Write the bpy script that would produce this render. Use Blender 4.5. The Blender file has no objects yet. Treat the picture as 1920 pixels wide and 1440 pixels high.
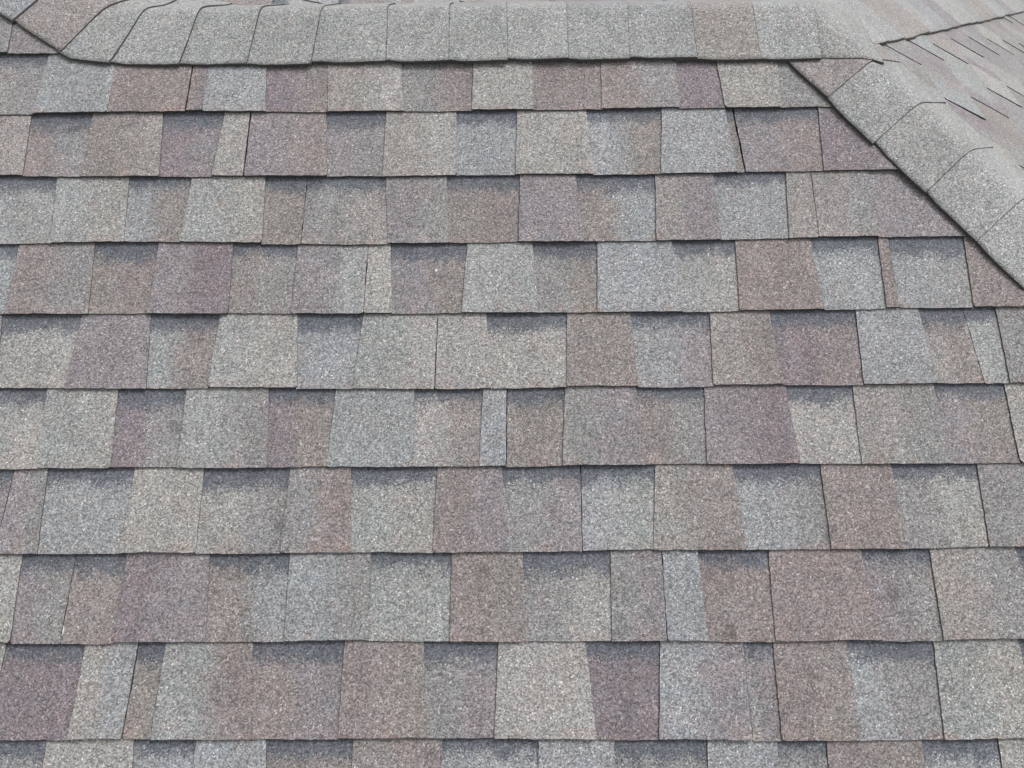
import bpy, math, random
from mathutils import Vector, Matrix
from mathutils import noise as mn

# ------------------------------------------------------------------ camera, sky, sun, exposure
sc = bpy.context.scene
PITCH, YAW, ROLL = 0.87751, -0.01122, -0.01470      # the camera looks down over the slope towards the ridge
RIDGE_Z = 4.6                                       # ridge height above the ground
cam_d = bpy.data.cameras.new('camera'); cam = bpy.data.objects.new('camera', cam_d)
sc.collection.objects.link(cam); sc.camera = cam
cam_d.sensor_width = 36.0; cam_d.lens = 36.0 * 1462.35 / 1920.0
cam_d.clip_start = 0.02; cam_d.clip_end = 2000
f = Vector((math.sin(YAW) * math.cos(PITCH), math.cos(YAW) * math.cos(PITCH), -math.sin(PITCH)))
r0 = Vector((math.cos(YAW), -math.sin(YAW), 0)); u0 = r0.cross(f)
cr, sr = math.cos(ROLL), math.sin(ROLL)
rr = cr * r0 + sr * u0; uu = -sr * r0 + cr * u0
cam.matrix_world = Matrix(((rr.x, uu.x, -f.x, 0.0), (rr.y, uu.y, -f.y, -1.6369),
                           (rr.z, uu.z, -f.z, RIDGE_Z + 0.7498), (0, 0, 0, 1)))

w = bpy.data.worlds.new('World'); sc.world = w; w.use_nodes = True
wn = w.node_tree.nodes; wl = w.node_tree.links
SUN_EL, SUN_AZ = math.radians(56), math.radians(62)  # azimuth clockwise from +Y
sky = wn.new('ShaderNodeTexSky'); sky.sky_type = 'NISHITA'; sky.sun_disc = False
sky.sun_elevation = SUN_EL; sky.sun_rotation = SUN_AZ
sky.air_density = 1.0; sky.dust_density = 4.0; sky.ozone_density = 1.0
hsv = wn.new('ShaderNodeHueSaturation'); hsv.inputs['Saturation'].default_value = 0.12
wl.new(sky.outputs[0], hsv.inputs['Color'])
bg = wn['Background']; bg.inputs['Strength'].default_value = 0.15
wl.new(hsv.outputs[0], bg.inputs['Color'])
sun_d = bpy.data.lights.new('sun', 'SUN'); sun_d.energy = 1.5; sun_d.angle = math.radians(24)
sun_d.color = (1.0, 0.99, 0.985)
sun = bpy.data.objects.new('sun', sun_d); sc.collection.objects.link(sun)
sdir = Vector((math.sin(SUN_AZ) * math.cos(SUN_EL), math.cos(SUN_AZ) * math.cos(SUN_EL), math.sin(SUN_EL)))
sun.rotation_euler = sdir.to_track_quat('Z', 'Y').to_euler(); sun.location = (0, 0, 12)
sc.view_settings.view_transform = 'Standard'; sc.view_settings.look = 'None'
sc.view_settings.gamma = 1.0; sc.view_settings.use_curve_mapping = False
sc.view_settings.exposure = 0.0

rng = random.Random(11)
col = sc.collection

# ------------------------------------------------------------------ roof shape (metres, ridge at z = 0 before lifting)
PHI = 0.40247; TP = math.tan(PHI); CP = math.cos(PHI); SP = math.sin(PHI)
HX, HS = 0.6095, 1.22374                     # right end of the ridge, run of the hips
MR = HS * TP                                 # fall of the right slope
KX, KS = -0.84, 0.62                         # left end of the ridge, run of the rising hip
AL = KS * TP                                 # fall of the slope beyond the rising hip
EXPO = 0.143                                 # course exposure
EAVE_V, EAVE_R, EAVE_B = -2.42, 2.36, 2.0
LEFT_X = -3.0

def smin(a, b, k):
    m = min(a, b); return m - k * math.log(math.exp(-(a - m) / k) + math.exp(-(b - m) / k))
def roof_h(x, y, k=0.009):
    F = TP * y; B = -TP * y; R = -MR * (x - HX); Lr = -AL * (x - KX)
    back = -smin(-Lr, -B, 0.004)
    return smin(smin(F, back, k), R, k)

# slopes: origin, along-course axis u, upslope axis v, normal n
class Slope:
    def __init__(s, o, u, v):
        s.o, s.u, s.v = Vector(o), Vector(u).normalized(), Vector(v).normalized(); s.n = s.u.cross(s.v)
    def P(s, a, b, c=0.0): return s.o + s.u * a + s.v * b + s.n * c
R_ANG = math.atan(MR); L_ANG = math.atan(AL)
FRONT = Slope((0, 0, 0), (1, 0, 0), (0, CP, SP))
RIGHT = Slope((HX, 0, 0), (0, 1, 0), (-math.cos(R_ANG), 0, math.sin(R_ANG)))
BACK = Slope((0, 0, 0), (-1, 0, 0), (0, -CP, SP))
LEFT = Slope((KX, 0, 0), (0, 1, 0), (-math.cos(L_ANG), 0, math.sin(L_ANG)))

# ------------------------------------------------------------------ materials
def lin(c): return tuple((v / 255 / 12.92) if v / 255 <= 0.04045 else ((v / 255 + 0.055) / 1.055) ** 2.4 for v in c)
PAL = {k: lin(v) for k, v in dict(a=(162, 160, 156), g=(154, 157, 156), b=(151, 155, 158), k=(140, 139, 139),
       w=(151, 146, 142), t=(137, 130, 126), n=(139, 128, 126), m=(137, 131, 135), p=(125, 114, 121),
       c=(163, 165, 164), d=(156, 158, 157), y=(151, 145, 141)).items()}

def math_node(N, Lk, op, a, b=None, clamp=False):
    n = N.new('ShaderNodeMath'); n.operation = op; n.use_clamp = clamp
    for i, v in enumerate((a, b)):
        if v is None: continue
        if isinstance(v, (int, float)): n.inputs[i].default_value = v
        else: Lk.new(v, n.inputs[i])
    return n.outputs[0]
def mix_rgb(N, Lk, fac, a, b, mode='MIX'):
    n = N.new('ShaderNodeMix'); n.data_type = 'RGBA'; n.blend_type = mode
    for s, v in ((n.inputs[0], fac), (n.inputs[6], a), (n.inputs[7], b)):
        if isinstance(v, (int, float)): s.default_value = v
        elif isinstance(v, tuple): s.default_value = (*v, 1)
        else: Lk.new(v, s)
    return n.outputs[2]
def granule_material():
    m = bpy.data.materials.new('granule_surface'); m.use_nodes = True
    N, K = m.node_tree.nodes, m.node_tree.links
    bs = N['Principled BSDF']
    geo = N.new('ShaderNodeNewGeometry').outputs['Position']
    uv = N.new('ShaderNodeUVMap'); uv.uv_map = 'uv'
    sep = N.new('ShaderNodeSeparateXYZ'); K.new(uv.outputs[0], sep.inputs[0])
    def att(nm):
        n = N.new('ShaderNodeAttribute'); n.attribute_name = nm; return n
    ta, tb, tr = att('tint_a'), att('tint_b'), att('trait')
    ts = N.new('ShaderNodeSeparateXYZ'); K.new(tr.outputs['Vector'], ts.inputs[0])   # split, band, seed
    # each granule: a cell with its own random value
    vor = N.new('ShaderNodeTexVoronoi'); vor.inputs['Scale'].default_value = 500; K.new(geo, vor.inputs['Vector'])
    vs = N.new('ShaderNodeSeparateXYZ'); K.new(vor.outputs['Color'], vs.inputs[0])
    g1, g2, g3 = vs.outputs
    def noi(scale, det=2, rough=0.5):
        n = N.new('ShaderNodeTexNoise'); n.inputs['Scale'].default_value = scale
        n.inputs['Detail'].default_value = det; n.inputs['Roughness'].default_value = rough
        K.new(geo, n.inputs['Vector']); return n.outputs['Fac']
    n_big, n_mid, n_fine = noi(9), noi(38, 3), noi(190, 2, 0.6)
    # blend from the left blend drop to the right one
    x = math_node(N, K, 'SUBTRACT', sep.outputs[0], ts.outputs[0])
    x = math_node(N, K, 'ADD', x, math_node(N, K, 'MULTIPLY', math_node(N, K, 'SUBTRACT', n_mid, 0.5), 0.55))
    x = math_node(N, K, 'MULTIPLY', x, 4.0)
    x = math_node(N, K, 'ADD', x, math_node(N, K, 'MULTIPLY', g2, 0.9))
    x = math_node(N, K, 'ADD', x, 0.05, True)
    c = mix_rgb(N, K, x, ta.outputs['Color'], tb.outputs['Color'])
    # stray granules of other colours
    ramp = N.new('ShaderNodeValToRGB'); K.new(g3, ramp.inputs[0]); e = ramp.color_ramp; e.interpolation = 'CONSTANT'
    e.elements[0].position = 0; e.elements[0].color = (*lin((150, 138, 130)), 1)
    e.elements[1].position = .3; e.elements[1].color = (*lin((128, 118, 126)), 1)
    for p_, q_ in ((.52, (150, 156, 162)), (.75, (164, 162, 150)), (.9, (120, 122, 130))):
        k = e.elements.new(p_); k.color = (*lin(q_), 1)
    c = mix_rgb(N, K, 0.19, c, ramp.outputs[0])
    # mottled patches of warmer and cooler granules a few centimetres across
    mo = N.new('ShaderNodeTexNoise'); mo.inputs['Scale'].default_value = 24; mo.inputs['Detail'].default_value = 3
    K.new(geo, mo.inputs['Vector'])
    mr_ = N.new('ShaderNodeValToRGB'); K.new(mo.outputs['Fac'], mr_.inputs[0]); e = mr_.color_ramp
    e.elements[0].position = .30; e.elements[0].color = (*lin((142, 152, 158)), 1)
    e.elements[1].position = .70; e.elements[1].color = (*lin((154, 136, 134)), 1)
    k = e.elements.new(.5); k.color = (*lin((148, 147, 146)), 1)
    c = mix_rgb(N, K, 0.15, c, mr_.outputs[0])
    # weathering blotches: pinkish brown patches, stronger along the lower edge
    lo = math_node(N, K, 'SUBTRACT', 0.16, sep.outputs[1])
    lo = math_node(N, K, 'MULTIPLY', lo, 5.0, True)
    st = math_node(N, K, 'SUBTRACT', n_mid, 0.47); st = math_node(N, K, 'MULTIPLY', st, 5.0, True)
    st = math_node(N, K, 'MULTIPLY', st, math_node(N, K, 'ADD', math_node(N, K, 'MULTIPLY', lo, 0.45), 0.10))
    c = mix_rgb(N, K, st, c, lin((146, 124, 116)))
    # printed dark band at the head of the lower plies
    bd = math_node(N, K, 'SUBTRACT', sep.outputs[1], math_node(N, K, 'ADD', 0.74, math_node(N, K, 'MULTIPLY', ts.outputs[2], 0.10)))
    bd = math_node(N, K, 'ADD', bd, math_node(N, K, 'MULTIPLY', math_node(N, K, 'SUBTRACT', n_mid, 0.5), 0.42))
    bd = math_node(N, K, 'ADD', math_node(N, K, 'MULTIPLY', bd, 14.0), math_node(N, K, 'MULTIPLY', g3, 2.2), False)
    bd = math_node(N, K, 'SUBTRACT', bd, 0.75, True)
    bd = math_node(N, K, 'MULTIPLY', bd, math_node(N, K, 'ADD', 0.62, math_node(N, K, 'MULTIPLY', n_fine, 0.55)))
    bd = math_node(N, K, 'MULTIPLY', bd, ts.outputs[1])
    c = mix_rgb(N, K, bd, c, lin((97, 101, 109)))
    # brightness of the single granules, blotches
    gb = N.new('ShaderNodeMapRange'); K.new(g1, gb.inputs[0])
    gb.inputs[3].default_value = 0.44; gb.inputs[4].default_value = 1.46
    sp = math_node(N, K, 'GREATER_THAN', g2, 0.95)
    gv = math_node(N, K, 'ADD', gb.outputs[0], math_node(N, K, 'MULTIPLY', sp, 0.95))
    fn = math_node(N, K, 'ADD', math_node(N, K, 'MULTIPLY', n_fine, 0.7), 0.65)
    md = math_node(N, K, 'ADD', math_node(N, K, 'MULTIPLY', n_mid, 0.35), 0.825)
    bgv = math_node(N, K, 'ADD', math_node(N, K, 'MULTIPLY', n_big, 0.30), 0.85)
    mp = N.new('ShaderNodeMapping'); mp.inputs['Scale'].default_value = (34, 5, 5); K.new(geo, mp.inputs['Vector'])
    stn = N.new('ShaderNodeTexNoise'); stn.inputs['Scale'].default_value = 1.0; stn.inputs['Detail'].default_value = 2
    K.new(mp.outputs[0], stn.inputs['Vector'])
    stv = math_node(N, K, 'ADD', math_node(N, K, 'MULTIPLY', stn.outputs['Fac'], 0.26), 0.87)
    # small bruises where granules have gone
    vb_ = N.new('ShaderNodeTexVoronoi'); vb_.inputs['Scale'].default_value = 5.5; K.new(geo, vb_.inputs['Vector'])
    br = math_node(N, K, 'SUBTRACT', 0.075, math_node(N, K, 'ADD', vb_.outputs['Distance'], math_node(N, K, 'MULTIPLY', n_mid, 0.08)))
    br = math_node(N, K, 'MULTIPLY', br, 22.0, True)
    brv = math_node(N, K, 'SUBTRACT', 1.0, math_node(N, K, 'MULTIPLY', br, math_node(N, K, 'MULTIPLY', g3, 0.75)))
    # hail bruises: dark scuffs about two centimetres across
    spots = [(-0.2815, -0.4759, 4.3974), (0.0705, -0.7631, 4.2751), (-0.6015, -0.8177, 4.2519), (-0.3991, -0.9808, 4.1825), (0.0571, -0.9581, 4.1921), (-0.0599, -1.0508, 4.1527), (-0.3609, -1.1161, 4.1249), (0.3447, -1.1414, 4.1141), (0.5187, -0.997, 4.1756), (0.6086, -1.0848, 4.1382)]
    acc = None
    for k_, pt in enumerate(spots):
        dn = N.new('ShaderNodeVectorMath'); dn.operation = 'DISTANCE'; K.new(geo, dn.inputs[0]); dn.inputs[1].default_value = pt
        acc = dn.outputs['Value'] if acc is None else math_node(N, K, 'MINIMUM', acc, dn.outputs['Value'])
    hb = math_node(N, K, 'SUBTRACT', 0.034, math_node(N, K, 'ADD', acc, math_node(N, K, 'MULTIPLY', n_mid, 0.034)))
    hb = math_node(N, K, 'MULTIPLY', hb, 75.0, True)
    hbv = math_node(N, K, 'SUBTRACT', 1.0, math_node(N, K, 'MULTIPLY', hb, math_node(N, K, 'ADD', 0.14, math_node(N, K, 'MULTIPLY', g3, 0.32))))
    brv = math_node(N, K, 'MULTIPLY', brv, hbv)
    bgv = math_node(N, K, 'MULTIPLY', bgv, math_node(N, K, 'MULTIPLY', stv, brv))
    v = math_node(N, K, 'MULTIPLY', math_node(N, K, 'MULTIPLY', gv, fn), math_node(N, K, 'MULTIPLY', md, bgv))
    sc_ = N.new('ShaderNodeVectorMath'); sc_.operation = 'SCALE'; K.new(c, sc_.inputs[0]); K.new(v, sc_.inputs['Scale'])
    K.new(sc_.outputs[0], bs.inputs['Base Color'])
    bs.inputs['Sheen Weight'].default_value = 0.22; bs.inputs['Sheen Roughness'].default_value = 0.45
    bs.inputs['Roughness'].default_value = 0.85; bs.inputs['Specular IOR Level'].default_value = 0.35
    h = math_node(N, K, 'MULTIPLY', vor.outputs['Distance'], -0.6)
    h = math_node(N, K, 'ADD', h, math_node(N, K, 'MULTIPLY', g1, 0.7))
    h = math_node(N, K, 'ADD', h, n_fine)
    bp = N.new('ShaderNodeBump'); bp.inputs['Strength'].default_value = 0.55; bp.inputs['Distance'].default_value = 0.0012
    K.new(h, bp.inputs['Height']); K.new(bp.outputs[0], bs.inputs['Normal'])
    return m
def plain(name, c, rough=0.9, scale=60, amp=0.4):
    m = bpy.data.materials.new(name); m.use_nodes = True
    N, K = m.node_tree.nodes, m.node_tree.links
    geo = N.new('ShaderNodeNewGeometry').outputs['Position']
    n = N.new('ShaderNodeTexNoise'); n.inputs['Scale'].default_value = scale; K.new(geo, n.inputs['Vector'])
    mr = N.new('ShaderNodeMapRange'); K.new(n.outputs['Fac'], mr.inputs[0])
    mr.inputs[3].default_value = 1 - amp; mr.inputs[4].default_value = 1 + amp
    s = N.new('ShaderNodeVectorMath'); s.operation = 'SCALE'; s.inputs[0].default_value = c; K.new(mr.outputs[0], s.inputs['Scale'])
    K.new(s.outputs[0], N['Principled BSDF'].inputs['Base Color'])
    N['Principled BSDF'].inputs['Roughness'].default_value = rough
    return m
M_GRAN = granule_material()
M_EDGE = plain('asphalt_edge', (0.080, 0.073, 0.070), 0.8, 420, 0.95)
M_FELT = plain('underlay_felt', (0.020, 0.020, 0.021), 0.9)
M_WHITE = plain('white_paint', (0.78, 0.78, 0.76), 0.6, 8, 0.05)
M_WALL = plain('rendered_wall', (0.45, 0.42, 0.38), 0.9, 15, 0.1)
M_GRASS = plain('grass', (0.05, 0.09, 0.03), 0.95, 3, 0.5)
M_FLAKE = plain('pale_flake', (0.82, 0.81, 0.78), 0.6, 200, 0.1)

# ------------------------------------------------------------------ mesh helpers
class Soup:
    def __init__(s): s.v, s.f, s.mi, s.uv, s.ta, s.tb, s.tr = [], [], [], [], [], [], []
    def face(s, idx, mi, uvs, ta, tb, tr):
        s.f.append(idx); s.mi.append(mi); s.uv.extend(uvs); s.ta.append(ta); s.tb.append(tb); s.tr.append(tr)
    def mesh(s, name):
        me = bpy.data.meshes.new(name); me.from_pydata([tuple(v) for v in s.v], [], s.f)
        me.materials.append(M_GRAN); me.materials.append(M_EDGE)
        me.polygons.foreach_set('material_index', s.mi)
        u = me.uv_layers.new(name='uv'); u.data.foreach_set('uv', [c for p in s.uv for c in p])
        for nm, d in (('tint_a', s.ta), ('tint_b', s.tb), ('trait', s.tr)):
            a = me.attributes.new(nm, 'FLOAT_COLOR', 'FACE')
            a.data.foreach_set('color', [c for p in d for c in (*p, 1.0)])
        me.update(); return me
def link(name, me, parent=None, **props):
    o = bpy.data.objects.new(name, me); col.objects.link(o)
    if parent is not None: o.parent = parent
    for k, v in props.items(): o[k] = v
    return o
def clip(poly, a, b, c):
    """keep a*x + b*y <= c"""
    out = []
    for i in range(len(poly)):
        p, q = poly[i], poly[(i + 1) % len(poly)]
        dp, dq = a * p[0] + b * p[1] - c, a * q[0] + b * q[1] - c
        if dp <= 0: out.append(p)
        if dp * dq < 0:
            t = dp / (dp - dq); out.append((p[0] + t * (q[0] - p[0]), p[1] + t * (q[1] - p[1])))
    return out
def resample(poly, step, jit, seed):
    out = []
    for i in range(len(poly)):
        p, q = poly[i], poly[(i + 1) % len(poly)]
        d = math.hypot(q[0] - p[0], q[1] - p[1])
        if d < 1e-5: continue
        n = max(1, round(d / step)); nx, ny = -(q[1] - p[1]) / d, (q[0] - p[0]) / d
        for k in range(n):
            t = k / n; x, y = p[0] + t * (q[0] - p[0]), p[1] + t * (q[1] - p[1])
            j = jit * (mn.noise(Vector((x * 90 + seed, y * 90, seed * .7))) * 1.2 + (rng.random() - .5) * .9)
            out.append((x + nx * j, y + ny * j))
    return out

def shingle(soup, S, vb, vt, left, right, top, lift, ca, cb, split, band, clips=(), butt=None, step=0.011, jit=0.0009, gapr=0.0, curl=0.0, hs=1.0):
    """one visible shingle tab on slope S. left/right = (u at head, u at butt); lies between butt line vb and head vt, tucked on under the next course"""
    h = vt - vb; over = 0.030
    (lt, lb), (rt, rb) = left, right
    rt -= gapr; rb -= gapr
    def ul(v): return lb + (lt - lb) * (v - vb) / h
    def ur(v): return rb + (rt - rb) * (v - vb) / h
    vo = vt + over
    bt = butt if butt else (lambda u: 0.0)
    n = max(2, round((rb - lb) / 0.03))
    poly = [(ul(vo), vo)]
    low = []
    ply = rng.uniform(-.0012, .0012) + (.0006 if top else 0)
    for i in range(n + 1):
        u = lb + (rb - lb) * i / n; low.append((u, vb + bt(u) + ply))
    cl_, cr2 = (min(rng.expovariate(650), .005) for _ in range(2))
    low = [(low[0][0], low[0][1] + cl_), (low[0][0] + cl_, low[0][1])] + low[1:-1] + [(low[-1][0] - cr2, low[-1][1]), (low[-1][0], low[-1][1] + cr2)]
    poly = [(ur(vo), vo), (ul(vo), vo)] + low
    for c in clips: poly = clip(poly, *c)
    if len(poly) < 3: return False
    seed = rng.random() * 90
    poly = resample(poly, step, jit, seed)
    area = sum(poly[i][0] * poly[(i + 1) % len(poly)][1] - poly[(i + 1) % len(poly)][0] * poly[i][1] for i in range(len(poly))) / 2
    if abs(area) < 2e-4: return False
    top_w, th = (0.0078*hs, 0.0050*hs) if top else (0.0055*hs, 0.0026*hs)
    base = 0.0024*hs if top else 0.0
    top_w += lift
    i0 = len(soup.v); N = len(poly); uvs = []
    for (u, v) in poly:
        d = (vt - v) / h
        wv = base + (top_w - base) * d
        wv += curl * max(0, d) ** 2 * (0.5 + mn.noise(Vector((u * 14, seed, 0))))
        soup.v.append(S.P(u, v, wv))
        a, b = ul(v), ur(v)
        uvs.append(((u - a) / max(1e-4, b - a), (v - vb) / h))
    for (u, v) in poly:
        d = (vt - v) / h
        wv = base + (top_w - base) * d - th
        soup.v.append(S.P(u, v, wv))
    ta, tb, tr = PALV(ca), PALV(cb), (split, band, rng.random())
    soup.face(tuple(range(i0, i0 + N)), 0, uvs, ta, tb, tr)
    for i in range(N):
        j = (i + 1) % N
        soup.face((i0 + i, i0 + N + i, i0 + N + j, i0 + j), 1, [uvs[i], uvs[i], uvs[j], uvs[j]], ta, tb, tr)
    return True
def PALV(c):
    b = PAL[c]; k = 1 + rng.uniform(-.04, .04)
    return tuple(x * k * (1 + rng.uniform(-.012, .012)) for x in b)
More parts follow.
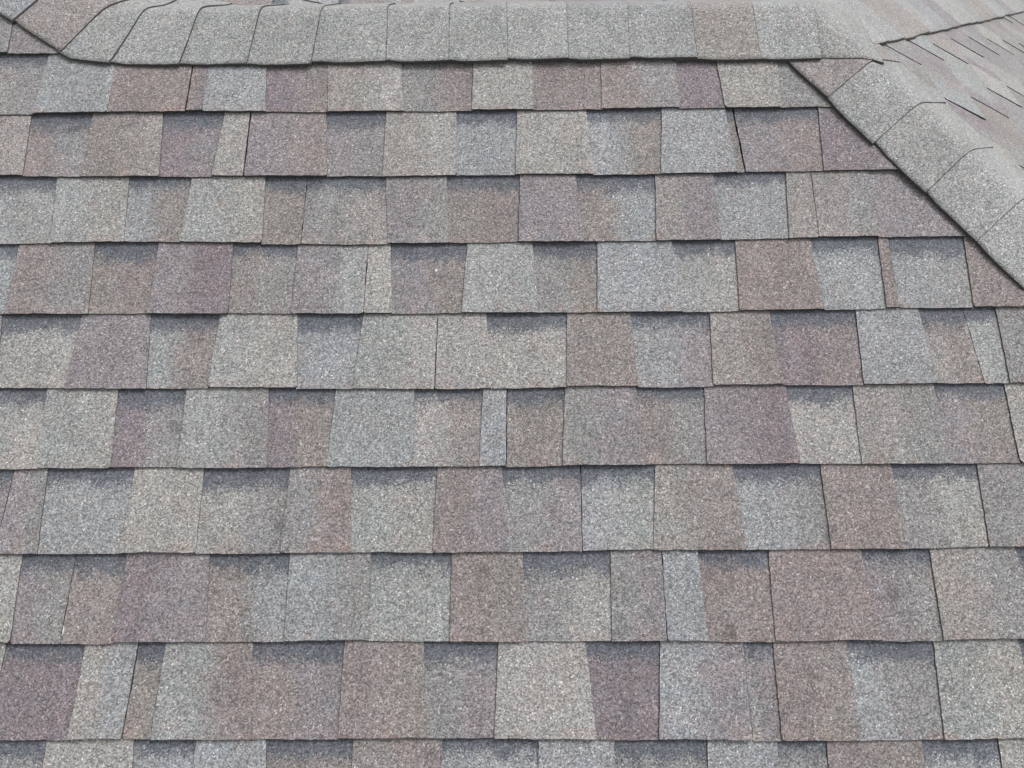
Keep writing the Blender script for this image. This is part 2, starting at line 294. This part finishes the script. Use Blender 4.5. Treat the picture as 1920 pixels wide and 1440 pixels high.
COURSES = [
 (-0.1064, [(-1.058, 0.0027), (-0.937, 0.0027)],
  [(-1.048, -1.038, 'T', 'mk', 0), (-0.876, -0.86, 'B', 'm', 0)]),
 (-0.2494, [(-1.031, 0.0016), (-0.812, 0.0031), (-0.519, 0.0027), (-0.39, 0.0001), (-0.114, -0.0001), (0.035, -0.0016), (0.289, 0.0008), (0.458, 0.0003), (0.585, 0.0028)],
  [(-1.124, -1.133, 'B', 'k', 0), (-0.955, -0.96, 'B', 'wk', 0), (-0.817, -0.814, 'T', 'b', 0), (-0.654, -0.654, 'T', 'n', 2), (-0.624, -0.624, 'T', 'np', 0), (-0.51, -0.498, 'T0', 'b', 0), (-0.384, -0.372, 'B0', 'pt', 0), (-0.236, -0.223, 'T', 'wa', 0), (-0.084, -0.087, 'B0', 'kn', 0), (0.032, 0.035, 'T', 'a', 0), (0.175, 0.17, 'B0', 'n', 0), (0.322, 0.323, 'T', 'nk', 0), (0.404, 0.414, 'B0', 'p', 0), (0.529, 0.523, 'T', 'a', 0), (0.761, 0.838, 'B0', 'kw', 0)]),
 (-0.3924, [(-1.005, 0.0041), (-0.505, -0.0027), (-0.241, -0.0051), (-0.008, -0.0025), (0.146, -0.0051), (0.28, -0.004), (0.486, -0.0), (0.733, 0.0036)],
  [(-1.107, -1.1, 'B', 'm', 0), (-0.968, -0.958, 'T', 'nw', 0), (-0.844, -0.843, 'B', 'nk', 0), (-0.704, -0.692, 'T', 'tw', 0), (-0.58, -0.588, 'B', 'pm', 0), (-0.526, -0.525, 'T', 'a', 2), (-0.378, -0.366, 'T', 'mn', 0), (-0.257, -0.258, 'B', 'mk', 0), (-0.12, -0.115, 'T', 'wa', 0), (0.003, -0.001, 'B', 'b', 0), (0.138, 0.148, 'T', 'a', 0), (0.29, 0.279, 'B', 'bt', 0), (0.413, 0.424, 'T', 'b', 0), (0.433, 0.443, 'B', 't', 2), (0.599, 0.592, 'B', 'mn', 0), (0.838, 0.856, 'T', 'pm', 0)]),
 (-0.5354, [(-0.978, 0.0015), (-0.741, 0.004), (-0.492, -0.0024), (-0.27, -0.0053), (-0.129, -0.0054), (-0.009, -0.003), (0.272, -0.0031), (0.472, -0.0003), (0.572, 0.0022), (0.822, 0.0046)],
  [(-1.068, -1.055, 'T', 'a', 0), (-0.892, -0.877, 'B', 'bg', 0), (-0.752, -0.741, 'T', 'ga', 0), (-0.628, -0.634, 'B', 'bt', 0), (-0.487, -0.48, 'T', 'ga', 0), (-0.404, -0.404, 'B', 't', 1), (-0.252, -0.242, 'B', 'kw', 0), (-0.136, -0.129, 'T', 'mk', 0), (0.008, 0.004, 'B', 'tn', 0), (0.113, 0.125, 'T', 'm', 0), (0.269, 0.262, 'B', 'tb', 0), (0.378, 0.382, 'T', 'wm', 0), (0.52, 0.51, 'B', 'b', 0), (0.569, 0.567, 'T', 'w', 1), (0.677, 0.678, 'T', 'wk', 0), (1.009, 1.021, 'B0', 'mn', 0)]),
 (-0.6784, [(-0.952, 0.0035), (-0.479, -0.0009), (-0.283, -0.0034), (-0.009, -0.0032), (0.263, -0.0031), (0.458, -0.0003), (0.701, 0.0021), (0.924, 0.0026)],
  [(-1.07, -1.056, 'T', 't', 0), (-0.94, -0.937, 'B', 'b', 0), (-0.798, -0.786, 'T', 'nk', 0), (-0.675, -0.676, 'B', 'tn', 0), (-0.536, -0.529, 'T', 'mp', 0), (-0.411, -0.413, 'B', 'tk', 0), (-0.278, -0.279, 'T', 'mg', 1), (-0.239, -0.229, 'T', 'a', 0), (-0.092, -0.101, 'B', 'mt', 0), (0.028, 0.038, 'T', 'g', 0), (0.152, 0.147, 'B', 'kt', 0), (0.29, 0.302, 'T', 'b', 0), (0.411, 0.405, 'B', 'ga', 0), (0.55, 0.556, 'T', 'n', 0), (0.678, 0.672, 'B', 'b', 0), (0.698, 0.696, 'T', 'n', 1), (0.838, 0.83, 'B', 'bg', 0), (1.131, 1.127, 'T', 'n', 0)]),
 (-0.8214, [(-0.926, 0.0031), (-0.466, 0.0003), (-0.143, -0.0037), (-0.01, -0.0036), (0.123, -0.0005), (0.255, -0.0023), (0.444, 0.0005), (0.69, -0.0001), (0.897, 0.0016)],
  [(-0.948, -0.929, 'T', 'm', 0), (-0.798, -0.806, 'B', 'a', 0), (-0.673, -0.661, 'T', 'm', 0), (-0.544, -0.55, 'B', 'gt', 0), (-0.404, -0.392, 'T', 'ga', 0), (-0.28, -0.292, 'B', 'b', 0), (-0.144, -0.146, 'T', 'ga', 1), (-0.058, -0.048, 'T', 'a', 0), (0.092, 0.087, 'B', 'a', 0), (0.206, 0.213, 'T', 't', 0), (0.352, 0.346, 'B', 'bm', 0), (0.458, 0.469, 'T', 'wt', 0), (0.617, 0.612, 'B', 'pn', 0), (0.73, 0.739, 'T', 'b', 0), (0.814, 0.826, 'B', 'wt', 1), (0.872, 0.869, 'B', 'g', 0), (0.992, 0.981, 'T', 'km', 0)]),
 (-0.9644, [(-0.899, 0.0023), (-0.454, 0.0009), (-0.287, 0.0009), (-0.011, -0.0006), (0.118, 0.0034), (0.293, 0.0025), (0.431, 0.0027), (0.577, 0.0028), (0.87, 0.0031)],
  [(-0.974, -0.964, 'T', 'w', 0), (-0.839, -0.829, 'B', 'ga', 0), (-0.713, -0.704, 'T', 'ga', 0), (-0.589, -0.588, 'B', 'pk', 0), (-0.444, -0.433, 'T', 'gk', 0), (-0.322, -0.329, 'B', 'pt', 0), (-0.185, -0.18, 'T', 'b', 0), (-0.061, -0.066, 'B', 'at', 0), (-0.018, -0.019, 'T', 'b', 1), (0.085, 0.077, 'B', 't', 0), (0.208, 0.217, 'T', 'km', 0), (0.331, 0.325, 'B', 'tk', 0), (0.473, 0.483, 'T', 'mp', 0), (0.593, 0.589, 'B', 'a', 0), (0.735, 0.737, 'T', 'wk', 0), (0.861, 0.859, 'B', 'mt', 0), (1.0, 0.988, 'T', 'a', 0)]),
 (-1.1074, [(-0.872, 0.0001), (-0.548, -0.0004), (-0.252, 0.0), (-0.011, -0.0011), (0.23, 0.0022), (0.417, 0.0014), (0.683, 0.002), (0.843, 0.0047)],
  [(-0.87, -0.876, 'B', 'm', 2), (-0.815, -0.806, 'T', 'mk', 0), (-0.662, -0.667, 'B', 'b', 0), (-0.544, -0.54, 'T', 'a', 0), (-0.393, -0.398, 'B', 'ak', 0), (-0.29, -0.28, 'T', 'kn', 0), (-0.138, -0.143, 'B', 'ga', 0), (-0.029, -0.02, 'T', 'nm', 0), (0.109, 0.108, 'B', 'km', 1), (0.236, 0.225, 'B', 'bg', 0), (0.368, 0.379, 'T', 'wt', 0), (0.52, 0.52, 'B', 'bk', 0), (0.639, 0.647, 'T', 'n', 0), (0.788, 0.782, 'B', 'ka', 0), (0.934, 0.922, 'T', 'km', 0)]),
 (-1.2504, [(-0.846, 0.0008), (-0.428, 0.001), (-0.237, 0.0028), (-0.012, 0.0012), (0.23, 0.0003), (0.402, -0.0019), (0.677, -0.0004), (0.815, 0.0007)],
  [(-0.953, -0.942, 'B', 'b', 0), (-0.834, -0.826, 'T', 'a', 0), (-0.742, -0.743, 'B', 'mk', 1), (-0.656, -0.656, 'B', 't', 0), (-0.518, -0.509, 'T', 'pm', 0), (-0.382, -0.38, 'B', 'tb', 0), (-0.248, -0.244, 'T', 'bk', 0), (-0.111, -0.111, 'B', 'g', 0), (0.005, 0.01, 'T', 'nt', 0), (0.154, 0.15, 'B', 'ka', 0), (0.24, 0.24, 'T', 'km', 1), (0.297, 0.303, 'T', 'b', 0), (0.417, 0.413, 'B', 'n', 0), (0.568, 0.583, 'T', 'n', 0), (0.685, 0.682, 'B', 'mk', 0), (0.825, 0.832, 'T', 'wk', 0), (0.967, 0.96, 'B', 'm', 0)]),
 (-1.3934, [(-0.819, 0.0001), (-0.415, -0.0002), (-0.012, -0.0005), (0.222, -0.0018), (0.388, -0.0046), (0.604, -0.0051), (0.787, -0.0025)],
  [(-0.704, -0.708, 'B', 'p', 0), (-0.617, -0.622, 'T', 'ab', 1), (-0.573, -0.577, 'B', 't', 0), (-0.433, -0.421, 'T', 'gn', 0), (-0.282, -0.284, 'B', 'nm', 0), (-0.156, -0.146, 'T', 'nt', 0), (-0.033, -0.039, 'B', 'km', 0), (0.106, 0.119, 'T', 'a', 0), (0.228, 0.218, 'B', 'p', 0), (0.363, 0.364, 'T', 'bm', 1), (0.41, 0.408, 'B', 'km', 0), (0.527, 0.529, 'T', 'nt', 0), (0.668, 0.66, 'B', 'bk', 0), (0.802, 0.807, 'T', 'ga', 0), (0.934, 0.927, 'B', 't', 0)]),
 (-1.5364, [(-0.792, -0.0039), (-0.013, -0.0051), (0.759, -0.0064)],
  [(-0.87, -0.865, 'T', 'm', 0), (-0.743, -0.738, 'B', 'k', 0), (-0.607, -0.594, 'T', 'a', 0), (-0.507, -0.507, 'B', 'b', 0), (-0.399, -0.388, 'T', 'b', 0), (-0.26, -0.263, 'B', 't', 0), (-0.123, -0.116, 'T', 'tn', 0), (0.031, 0.023, 'B', 'b', 0), (0.146, 0.149, 'T', 'b', 0), (0.294, 0.283, 'B', 'k', 0), (0.399, 0.398, 'T', 'b', 0), (0.479, 0.475, 'B', 'k', 0), (0.624, 0.623, 'T', 'nt', 0), (0.746, 0.739, 'B', 'b', 0), (0.886, 0.879, 'T', 'a', 0)]),
]

# ------------------------------------------------------------------ the house
house = bpy.data.objects.new('house', None); col.objects.link(house)
house.location = (0, 0, 0)
house['label'] = 'house with a hipped roof of mottled grey, tan and mauve asphalt shingles'
house['category'] = 'house'

def poly_slab(name, pts, th, mat, parent, **props):
    """roof deck: polygon on a slope (3D points) with thickness th straight down"""
    n = len(pts); vs = [tuple(p) for p in pts] + [(p[0], p[1], p[2] - th) for p in pts]
    fs = [tuple(range(n)), tuple(range(2 * n - 1, n - 1, -1))] + [(i, i + n, (i + 1) % n + n, (i + 1) % n) for i in range(n)]
    me = bpy.data.meshes.new(name); me.from_pydata(vs, [], fs); me.materials.append(mat)
    return link(name, me, parent, **props)
def rp(x, y, dz=-0.009):
    F = TP * y; B = -TP * y; R = -MR * (x - HX); Lr = -AL * (x - KX)
    return Vector((x, y, min(F, max(Lr, B), R) + dz))
yF = EAVE_V * CP
top_left_y = KS * (KX - LEFT_X)
xR_at_F = HX + (-yF) / HS
# decks (each slope with its felt)
front = poly_slab('roof_slope', [rp(LEFT_X, yF), rp(HX - yF / HS, yF), rp(HX, 0), rp(KX, 0), rp(LEFT_X, top_left_y)], 0.02, M_FELT, house,
                  label='near slope with blended shingle courses below the ridge')
yb = EAVE_B; bx = HX + yb / HS
right = poly_slab('roof_slope', [rp(HX, 0), rp(HX - yF / HS, yF), rp(bx, yF + 0.0) if False else Vector((max(HX - yF / HS, bx), yF, -MR * (max(HX - yF / HS, bx) - HX) - .009)),
                  Vector((max(HX - yF / HS, bx), yb, -MR * (max(HX - yF / HS, bx) - HX) - .009)), Vector((bx, yb, -TP * yb - .009))], 0.02, M_FELT, house,
                  label='slope beyond the descending hip, seen at a shallow angle')
vx = KX + yb * TP / AL     # valley where it meets the back eave
back = poly_slab('roof_slope', [rp(KX, 0), rp(HX, 0), Vector((bx, yb, -TP * yb - .009)), Vector((min(vx, bx), yb, -TP * yb - .009))], 0.02, M_FELT, house,
                 label='far slope falling away behind the ridge')
left = poly_slab('roof_slope', [Vector((KX, 0, -.009)), Vector((min(vx, bx), yb, -AL * (min(vx, bx) - KX) - .009)), Vector((min(vx, bx), 3.6, -AL * (min(vx, bx) - KX) - .009)),
                 Vector((LEFT_X, 3.6, -AL * (LEFT_X - KX) - .009)), Vector((LEFT_X, top_left_y, -AL * (LEFT_X - KX) - .009))], 0.02, M_FELT, house,
                 label='higher slope behind the rising hip')

# ---- near slope, the courses in view
HIP_F = (HS, 1.0 * CP, HS * HX - 0.075)         # keep the shingles below the hip line: HS*(u-HX) + v*CP <= 0
HIP_L = (KS, CP, KS * KX - 0.01)
def clips_front(n):
    return [HIP_F]
def butt_fn(pts, n):
    def f(u):
        if u <= pts[0][0]: b = pts[0][1]
        elif u >= pts[-1][0]: b = pts[-1][1]
        else:
            for (a, x), (c, y) in zip(pts, pts[1:]):
                if a <= u <= c: b = x + (y - x) * (u - a) / (c - a); break
        return b * 0.85 + 0.0014 * mn.noise(Vector((u * 11, n * 7.3, 0)))+ 0.0007 * mn.noise(Vector((u * 47, n * 3.3, 0)))
    return f
cnt = 0
field_f = Soup()
KEYS_T = ['a', 'g', 'b', 'w', 'm', 't', 'n', 'a', 'b']
KEYS_B = ['k', 'b', 't', 'm', 'p', 'g', 'n', 'k', 'b']
def rand_tabs(soup, S, vb, vt, u0, u1, clips, start_top=True, smooth=1.0, fixed=None):
    u = u0; top = start_top
    while u < u1:
        wd = rng.uniform(.10, .15) if rng.random() > .12 else rng.uniform(.04, .07)
        sl = rng.uniform(-.006, .012) * (1 if top else -1)
        r_ = u + wd
        keys = KEYS_T if top else KEYS_B
        a, b = rng.choice(keys), rng.choice(keys)
        shingle(soup, S, vb, vt, (u - .0004, u - .0004), (r_ + .001, r_ + .001), top, rng.uniform(0, .0006), a, b,
                rng.uniform(.3, .8) if rng.random() < .6 else 3, 0 if top else 1, clips, step=0.03)
        u = r_; top = not top
for n, (vb, butt, rows) in enumerate(COURSES):
    vt = vb + EXPO
    bf = butt_fn(butt, n)
    r0_ = rows[0]
    prev = (r0_[0] - 0.13, r0_[1] - 0.13)
    start = prev
    gap_prev = 0
    clips = clips_front(n)
    if n == 0:
        shingle(field_f, FRONT, vb, vt, (-.852, -.852), (-.70, -.70), False, 0, 'm', 'k', .5, 0, clips + [(0, 1, -.045)])
        clips = clips + [(KS, CP, KS * KX - .012)]
    if n == 1: clips = clips + [(0, 1, -0.045)]
    for (ut, ub, ty, co, g) in rows:
        top = ty[0] == 'T'; band = 0.0 if ty.endswith('0') or top else 1.0
        soup = Soup()
        ext = 0.0 if g else 0.0012
        split = rng.uniform(.42, .6) if len(co) == 2 else 3.0
        ok = shingle(soup, FRONT, vb, vt, (prev[0] - .0005, prev[1] - .0005), (ut + ext, ub + ext), top, rng.uniform(0, .0008),
                     co[0], co[-1], split, band, clips, bf, gapr=0.0018 * g, curl=rng.choice([0, 0, .0012, .002]) if ut < .45 else 0)
        if ok:
            link('shingle', soup.mesh('shingle'), front); cnt += 1
        prev = (ut, ub)
    if n > 0:   # the course carries on past both sides of the picture
        rand_tabs(field_f, FRONT, vb, vt, LEFT_X, start[0] - .15, clips + [(1, 0, start[1] - .001)])
        # closing piece
        shingle(field_f, FRONT, vb, vt, (start[0] - .16, start[1] - .16), (start[0], start[1]), True, 0, 'k', 'a', .5, 0, clips)
        rand_tabs(field_f, FRONT, vb, vt, prev[1] + .001, prev[1] + 2.0, clips + [])
vlow = COURSES[-1][0]
n = 0
while vlow - EXPO * n > EAVE_V + .02:
    n += 1
    rand_tabs(field_f, FRONT, vlow - EXPO * n, vlow - EXPO * (n - 1), LEFT_X + rng.uniform(-.1, 0), 3.2, [HIP_F], n % 2 == 0)
for k in range(1, 12):      # the slope rises on behind the left hip
    vb = COURSES[0][0] + EXPO * k
    if vb > top_left_y / CP: break
    rand_tabs(field_f, FRONT, vb, vb + EXPO, LEFT_X, KX, [HIP_L], k % 2 == 0)
rand_tabs(field_f, FRONT, COURSES[0][0], COURSES[0][0] + EXPO, LEFT_X, COURSES[0][2][0][1] - .13, [HIP_L])
link('shingle_field', field_f.mesh('shingle_field'), front, kind='stuff')

# ---- slope beyond the descending hip
cr_ = math.cos(R_ANG)
field_r = Soup()
START_R = {0: 0.045, 1: -0.075, 2: 0.05, 3: 0.205, 4: 0.34, 5: 0.47, 6: 0.60}
for k in range(-1, 13):
    xb = 1.05 + 0.1325 * k if k >= 0 else 0.9175
    if k == -1: xb = 0.9175
    vb = -(xb - HX) / cr_; e_ = 0.1325 / cr_; vt = vb + e_
    idx = k + 1
    y0 = START_R.get(idx, rng.uniform(.2, .4) + .1 * idx)
    while y0 > yF: y0 -= rng.uniform(.255, .275)
    y = y0; top = True
    # keep between both hips:  x-HX >= -y/HS  and x-HX >= y/HS ; x-HX = -v*cr_
    clips = [(-1.0 / HS, cr_, -0.085), (1.0 / HS, cr_, -0.085)]
    # walk upward from the near eave; teeth start at y0 + n*.265
    y = START_R.get(idx, y0); ys = [y]
    while ys[0] > yF - .2: ys.insert(0, ys[0] - rng.uniform(.25, .28))
    while ys[-1] < EAVE_B + .1: ys.append(ys[-1] + rng.uniform(.25, .28))
    for a, b in zip(ys, ys[1:]):
        mid = a + rng.uniform(.11, .15)
        for (p_, q_, tp) in ((a, mid, True), (mid, b, False)):
            seen = xb > .74 and xb - .13 < 2.25 and (p_ > -.62 - 0.0) and q_ < 1.9 and (q_ + .08) < (xb - HX) * HS * 1.0 + .1 and xb - HX < 1.75
            keys = ['m', 'k', 'w', 'g', 'a', 'b', 'k'] if tp else ['k', 'm', 'm', 'p', 't', 'g']
            soup = Soup() if seen else field_r
            sl = rng.uniform(-.004, .010)
            ok = shingle(soup, RIGHT, vb, vt, (p_ - (0 if tp else .001), p_ + (sl if tp else -.001)), (q_ + .0005, q_ + .0005), tp, rng.uniform(0, .0006),
                         rng.choice(keys), rng.choice(keys), rng.uniform(.3, .7) if rng.random() < .5 else 3, 0.2 if not tp else 0, clips, step=0.016 if seen else .04, hs=0.75)
            if ok and seen:
                link('shingle', soup.mesh('shingle'), right); cnt += 1
link('shingle_field', field_r.mesh('shingle_field'), right, kind='stuff')
print('shingles', cnt)

# ---- far slope and the higher slope, only slivers of them show
field_b = Soup()
for k in range(0, 17):
    vb = -.06 - EXPO * (k + 1)
    if vb * CP < -EAVE_B - .02: break
    cl = [(-HS, CP, HS * HX), (1.0, -1.0 * CP * TP / AL * -1, 0)] if False else [(-HS, CP, HS * HX - .02)]
    # valley: x >= KX - v*CP*TP/AL  ->  -u >= ...   u = -x
    cl.append((1.0, -CP * TP / AL, -KX + .0))
    cl.append((0, 1, -.05))
    rand_tabs(field_b, BACK, vb, vb + EXPO, -3.2, 1.2, cl, k % 2 == 0)
link('shingle_field', field_b.mesh('shingle_field'), back, kind='stuff')
field_l = Soup(); cl_ = math.cos(L_ANG)
for k in range(-18, 22):
    vb = -EXPO * k
    x_ = KX - vb * cl_
    if x_ < LEFT_X + .1 or x_ > min(vx, bx): continue
    # above hip: y >= KS*(KX-x) => -u + KS*v*cl <= 0 ; beyond valley y >= (x-KX)*AL/TP => -u - v*cl*AL/TP <= 0
    rand_tabs(field_l, LEFT, vb, vb + EXPO, -.1, 3.5, [(-1, KS * cl_, -.02), (-1, -cl_ * AL / TP, 0)], k % 2 == 0)
link('shingle_field', field_l.mesh('shingle_field'), left, kind='stuff')

# ------------------------------------------------------------------ ridge and hip caps
def cap(line, s0, s1, hw, ca, cb, split=3.0, butt_w=(0, 0), endlift=0.0055, skew=0.0, name='cap_shingle', hwr=None, n_s=8, n_t=28, droop=0.0, label=None, over=0.045, base=0.0105):
    """folded cap over the roof surface. line(s) -> (px, py, tx, ty); s0 butt end (exposed), s1 the covered end"""
    soup = Soup(); L_ = s1 + (over if s1 > s0 else -over) - s0
    i0 = 0; nT = n_t; seed = rng.random() * 50
    rows = []
    edge_a = rng.uniform(-.001, .004); edge_b = rng.uniform(-.004, .004)
    for i in range(n_s + 1):
        q = (i - 1) / (n_s - 1) if i > 1 else (0, .0010 / abs(L_))[i]
        s = s0 + L_ * q
        row = []
        for j in range(nT + 1):
            t = (j / nT * 2 - 1)
            hwa = hw + (edge_a if t < 0 else edge_b)
            tt = t * (hwa - .004 * max(0.0, min(1.0, (q - .55) * 6)))
            ss = s + skew * t + (0.0009 * mn.noise(Vector((t * 22, seed, s0 * 30))) if i == 0 else 0)
            px, py, tx, ty = line(ss)
            jit = 0.0009 * mn.noise(Vector((s * 90, seed, 3))) if j in (0, nT) else 0
            x, y = px + tx * (tt + jit), py + ty * (tt + jit)
            z = roof_h(x, y) + base + endlift * (1 - q) + 0.001 * math.exp(-(tt / .03) ** 2)
            if t < -.2: z += droop * (-t) ** 3
            z += 0.0012 * mn.noise(Vector((x * 9, y * 9, seed)))
            row.append(Vector((x, y, z)))
        rows.append(row)
    for row in rows: soup.v.extend(row)
    M_ = nT + 1; tot = len(soup.v)
    for row in rows: soup.v.extend([p - Vector((0, 0, .0042)) for p in row])
    ta, tb, tr = PALV(ca), PALV(cb), (split, 0.0, rng.random())
    flip = s1 < s0
    def uvp(i, j): return (j / nT, .25 + .5 * i / n_s)
    for i in range(n_s):
        for j in range(nT):
            a, b, c, d = i * M_ + j, i * M_ + j + 1, (i + 1) * M_ + j + 1, (i + 1) * M_ + j
            uvs = [uvp(i, j), uvp(i, j + 1), uvp(i + 1, j + 1), uvp(i + 1, j)]
            soup.face((a, b, c, d), 1 if i == 0 else 0, uvs, ta, tb, tr)
    ring = [(0, j) for j in range(M_)] + [(i, nT) for i in range(1, n_s + 1)] + [(n_s, j) for j in range(nT - 1, -1, -1)] + [(i, 0) for i in range(n_s - 1, 0, -1)]
    for (i, j), (k, l) in zip(ring, ring[1:] + ring[:1]):
        a, b = i * M_ + j, k * M_ + l
        soup.face((a, a + tot, b + tot, b), 1, [uvp(i, j)] * 4, ta, tb, tr)
    me = soup.mesh(name)
    me.polygons.foreach_set('use_smooth', [k < n_s * nT for k in range(len(soup.mi))])
    # make normals point up
    if me.polygons[0].normal.z < 0: me.flip_normals()
    o = link(name, me, house)
    if label: o['label'] = label
    return o
def ridge_line(s):                     # s = x along the ridge; bends into the rising hip at the left
    hd = math.sqrt(1 + KS * KS); dx, dy = -1 / hd, KS / hd
    # smooth turning of the direction around the kink
    tab = ((-1.0, 40), (-.855, 36), (-.77, 15), (-.655, 5), (-.5, 0))
    if s <= -1: ang = 40
    elif s >= -.5: ang = 0
    else:
        for (a, p), (c, q) in zip(tab, tab[1:]):
            if a <= s <= c: ang = p + (q - p) * (s - a) / (c - a); break
    ang = math.radians(ang)
    tx, ty = math.sin(ang), math.cos(ang)
    if s > KX: px, py = s, 0.0
    else: px, py = KX + dx * (KX - s), dy * (KX - s)
    return px, py, tx, ty
JO = [-0.804, -0.668, -0.528, -0.401, -0.264, -0.136, -0.017, 0.107, 0.233, 0.363, 0.49, 0.618]
RC = ['y', 'gd', 'c', 'd', 'c', 'dg', 'c', 'g', 'c', 'gb', 'y', 'd', 'c']
# rising hip and ridge: every cap covers the head of the one to its right
js = [-1.62, -1.49, -1.36, -1.23, -1.10, -0.975, -.852, -.77, -.655] + JO[2:] + [0.748]
cols = ['d', 'c', 'y', 'g', 'b', 'y', 'g', 'c', 'g', 'd', 'g', 'c', 'gb', 'c', 'db', 'd', 'y', 'c']
for i in range(len(js) - 1):
    c_ = cols[i % len(cols)]
    last = i == len(js) - 2
    cap(ridge_line, js[i + 1], js[i], 0.131, c_[0], c_[-1], .5 if len(c_) > 1 else 3, n_t=30, droop=rng.uniform(.002, .006) if js[i] > -.6 and not last else .001,
        endlift=0.0042 if not last else 0.0080, base=0.0085, skew=0.004 * rng.uniform(-1, 1) if js[i] > -.5 else (0.012 if js[i] > -.9 else 0.0),
        label='last cap of the ridge, folded down over both hips' if last else None)
hd = math.sqrt(1 + HS * HS)
def hip_line(s): return HX + s / hd, -HS * s / hd, HS / hd, 1 / hd
hs_ = [0.02, 0.172, 0.294, 0.4225, 0.549, 0.662, .785, .91, 1.035, 1.16, 1.285, 1.41, 1.535, 1.66, 1.785, 1.91, 2.035, 2.16, 2.285, 2.41, 2.535, 2.66]
hc = ['y', 'dg', 'd', 'c', 'c', 'g']
for i in range(len(hs_) - 1):
    if hs_[i + 1] * HS / hd > -yF: break
    c_ = hc[i % len(hc)]
    cap(hip_line, hs_[i + 1], hs_[i], 0.133, c_[0], c_[-1], .45 if len(c_) > 1 else 3, base=0.0105 if i else .0045, endlift=.0028 if i else .0088, skew=rng.uniform(-.003, .003), over=.012 if i == 0 else .045)
def hip_back(s): return HX + s / hd, HS * s / hd, -HS / hd, 1 / hd
s = 0.05; i = 0
while (s + .128) * HS / hd < EAVE_B + .02:
    c_ = ['c', 'g', 'y', 'w', 'c', 'b', 'm', 'c'][i % 8]
    cap(hip_back, s + .128, s, 0.137, c_, c_, base=0.0085, endlift=.006, skew=rng.uniform(-.004, .004), n_t=22, n_s=4); s += .128; i += 1

# crease of bare asphalt on the end cap
def strip(pts, wd, name, mat, parent):
    vs, fs = [], []
    for (x, y) in pts:
        z = roof_h(x, y) + .0225
        vs += [(x, y - wd, z - .004), (x, y, z), (x, y + wd, z - .004)]
    for i in range(len(pts) - 1):
        a = i * 3; fs += [(a, a + 3, a + 4, a + 1), (a + 1, a + 4, a + 5, a + 2)]
    me = bpy.data.meshes.new(name); me.from_pydata(vs, [], fs); me.materials.append(mat)
    return link(name, me, parent)

# ------------------------------------------------------------------ eaves, walls, ground
def box(name, x0, x1, y0, y1, z0, z1, mat, parent, **p):
    vs = [(x, y, z) for z in (z0, z1) for y in (y0, y1) for x in (x0, x1)]
    fs = [(0, 2, 3, 1), (4, 5, 7, 6), (0, 1, 5, 4), (1, 3, 7, 5), (3, 2, 6, 7), (2, 0, 4, 6)]
    me = bpy.data.meshes.new(name); me.from_pydata(vs, [], fs); me.materials.append(mat)
    return link(name, me, parent, **p)
xe = max(HX - yF / HS, bx)
zF, zR = TP * yF, -MR * (xe - HX)
box('fascia', LEFT_X, xe, yF - .02, yF, zF - .22, zF - .02, M_WHITE, house)
box('fascia', xe, xe + .02, yF, yb, zR - .22, zR - .02, M_WHITE, house)
box('wall', LEFT_X + .05, xe - .35, yF + .35, 3.4, -RIDGE_Z, min(zF, zR) - .10, M_WALL, house)

house.location = (0, 0, RIDGE_Z)
bpy.context.view_layer.update()

# ground
me = bpy.data.meshes.new('ground'); R_ = 900
me.from_pydata([(-R_, -R_, 0), (R_, -R_, 0), (R_, R_, 0), (-R_, R_, 0)], [], [(0, 1, 2, 3)]); me.materials.append(M_GRASS)
dm = bpy.data.meshes.new('driveway')
dm.from_pydata([(x, y, z) for z in (-.05, .03) for x, y in ((3.6, 3.0), (16, 3.0), (16, 30), (3.6, 30))], [], [(3, 2, 1, 0), (4, 5, 6, 7), (0, 1, 5, 4), (1, 2, 6, 5), (2, 3, 7, 6), (3, 0, 4, 7)])
dm.materials.append(plain('pale_concrete', (0.62, 0.61, 0.59), 0.9, 5, 0.08))
dw = link('driveway', dm); dw['kind'] = 'structure'; dw['label'] = 'pale concrete driveway below the far corner of the roof'
g = link('ground', me); g['kind'] = 'structure'; g['label'] = 'lawn around the house far below the roof'

# small bits lying on the shingles
def flake(u, v, size, label, curl):
    vs, fs = [], []
    n = 6
    P0 = FRONT.P(u, v, 0.0115) + Vector((0, 0, RIDGE_Z))
    for i in range(n + 1):
        a = -1.1 + 2.2 * i / n
        c = Vector((math.cos(a) * size * .5, math.sin(a) * size, 0))
        for k, wd in ((0, -1), (1, 1)):
            q = c * (1 + .45 * wd * (1 - abs(a) / 1.3))
            vs.append(P0 + FRONT.u * (q.x if curl else c.x * .2 + wd * size * .8) + FRONT.v * q.y + FRONT.n * (.0012 * k + .0008 * math.cos(a)))
    for i in range(n): fs.append((2 * i, 2 * i + 1, 2 * i + 3, 2 * i + 2))
    c0 = vs[0].copy()
    nv = len(vs); vs += [p - FRONT.n * .0007 for p in vs]
    fs += [tuple(k + nv for k in reversed(q)) for q in list(fs)]
    fs += [(2 * i, 2 * i + 2, 2 * i + 2 + nv, 2 * i + nv) for i in range(n)] + [(2 * i + 1, 2 * i + 1 + nv, 2 * i + 3 + nv, 2 * i + 3) for i in range(n)]
    me = bpy.data.meshes.new('paint_flake'); me.from_pydata([tuple(p - P0) for p in vs], [], fs); me.materials.append(M_FLAKE)
    o = link('paint_flake', me); o.location = P0; o['label'] = label; o['category'] = 'flake'
flake(-0.7425, -1.2300, .0085, 'tiny curled white flake lying on a seam beside a brown shingle, low on the left', True)
flake(-0.1492, -0.5975, .0030, 'single white grit speck on a mauve shingle near the middle of the roof', False)
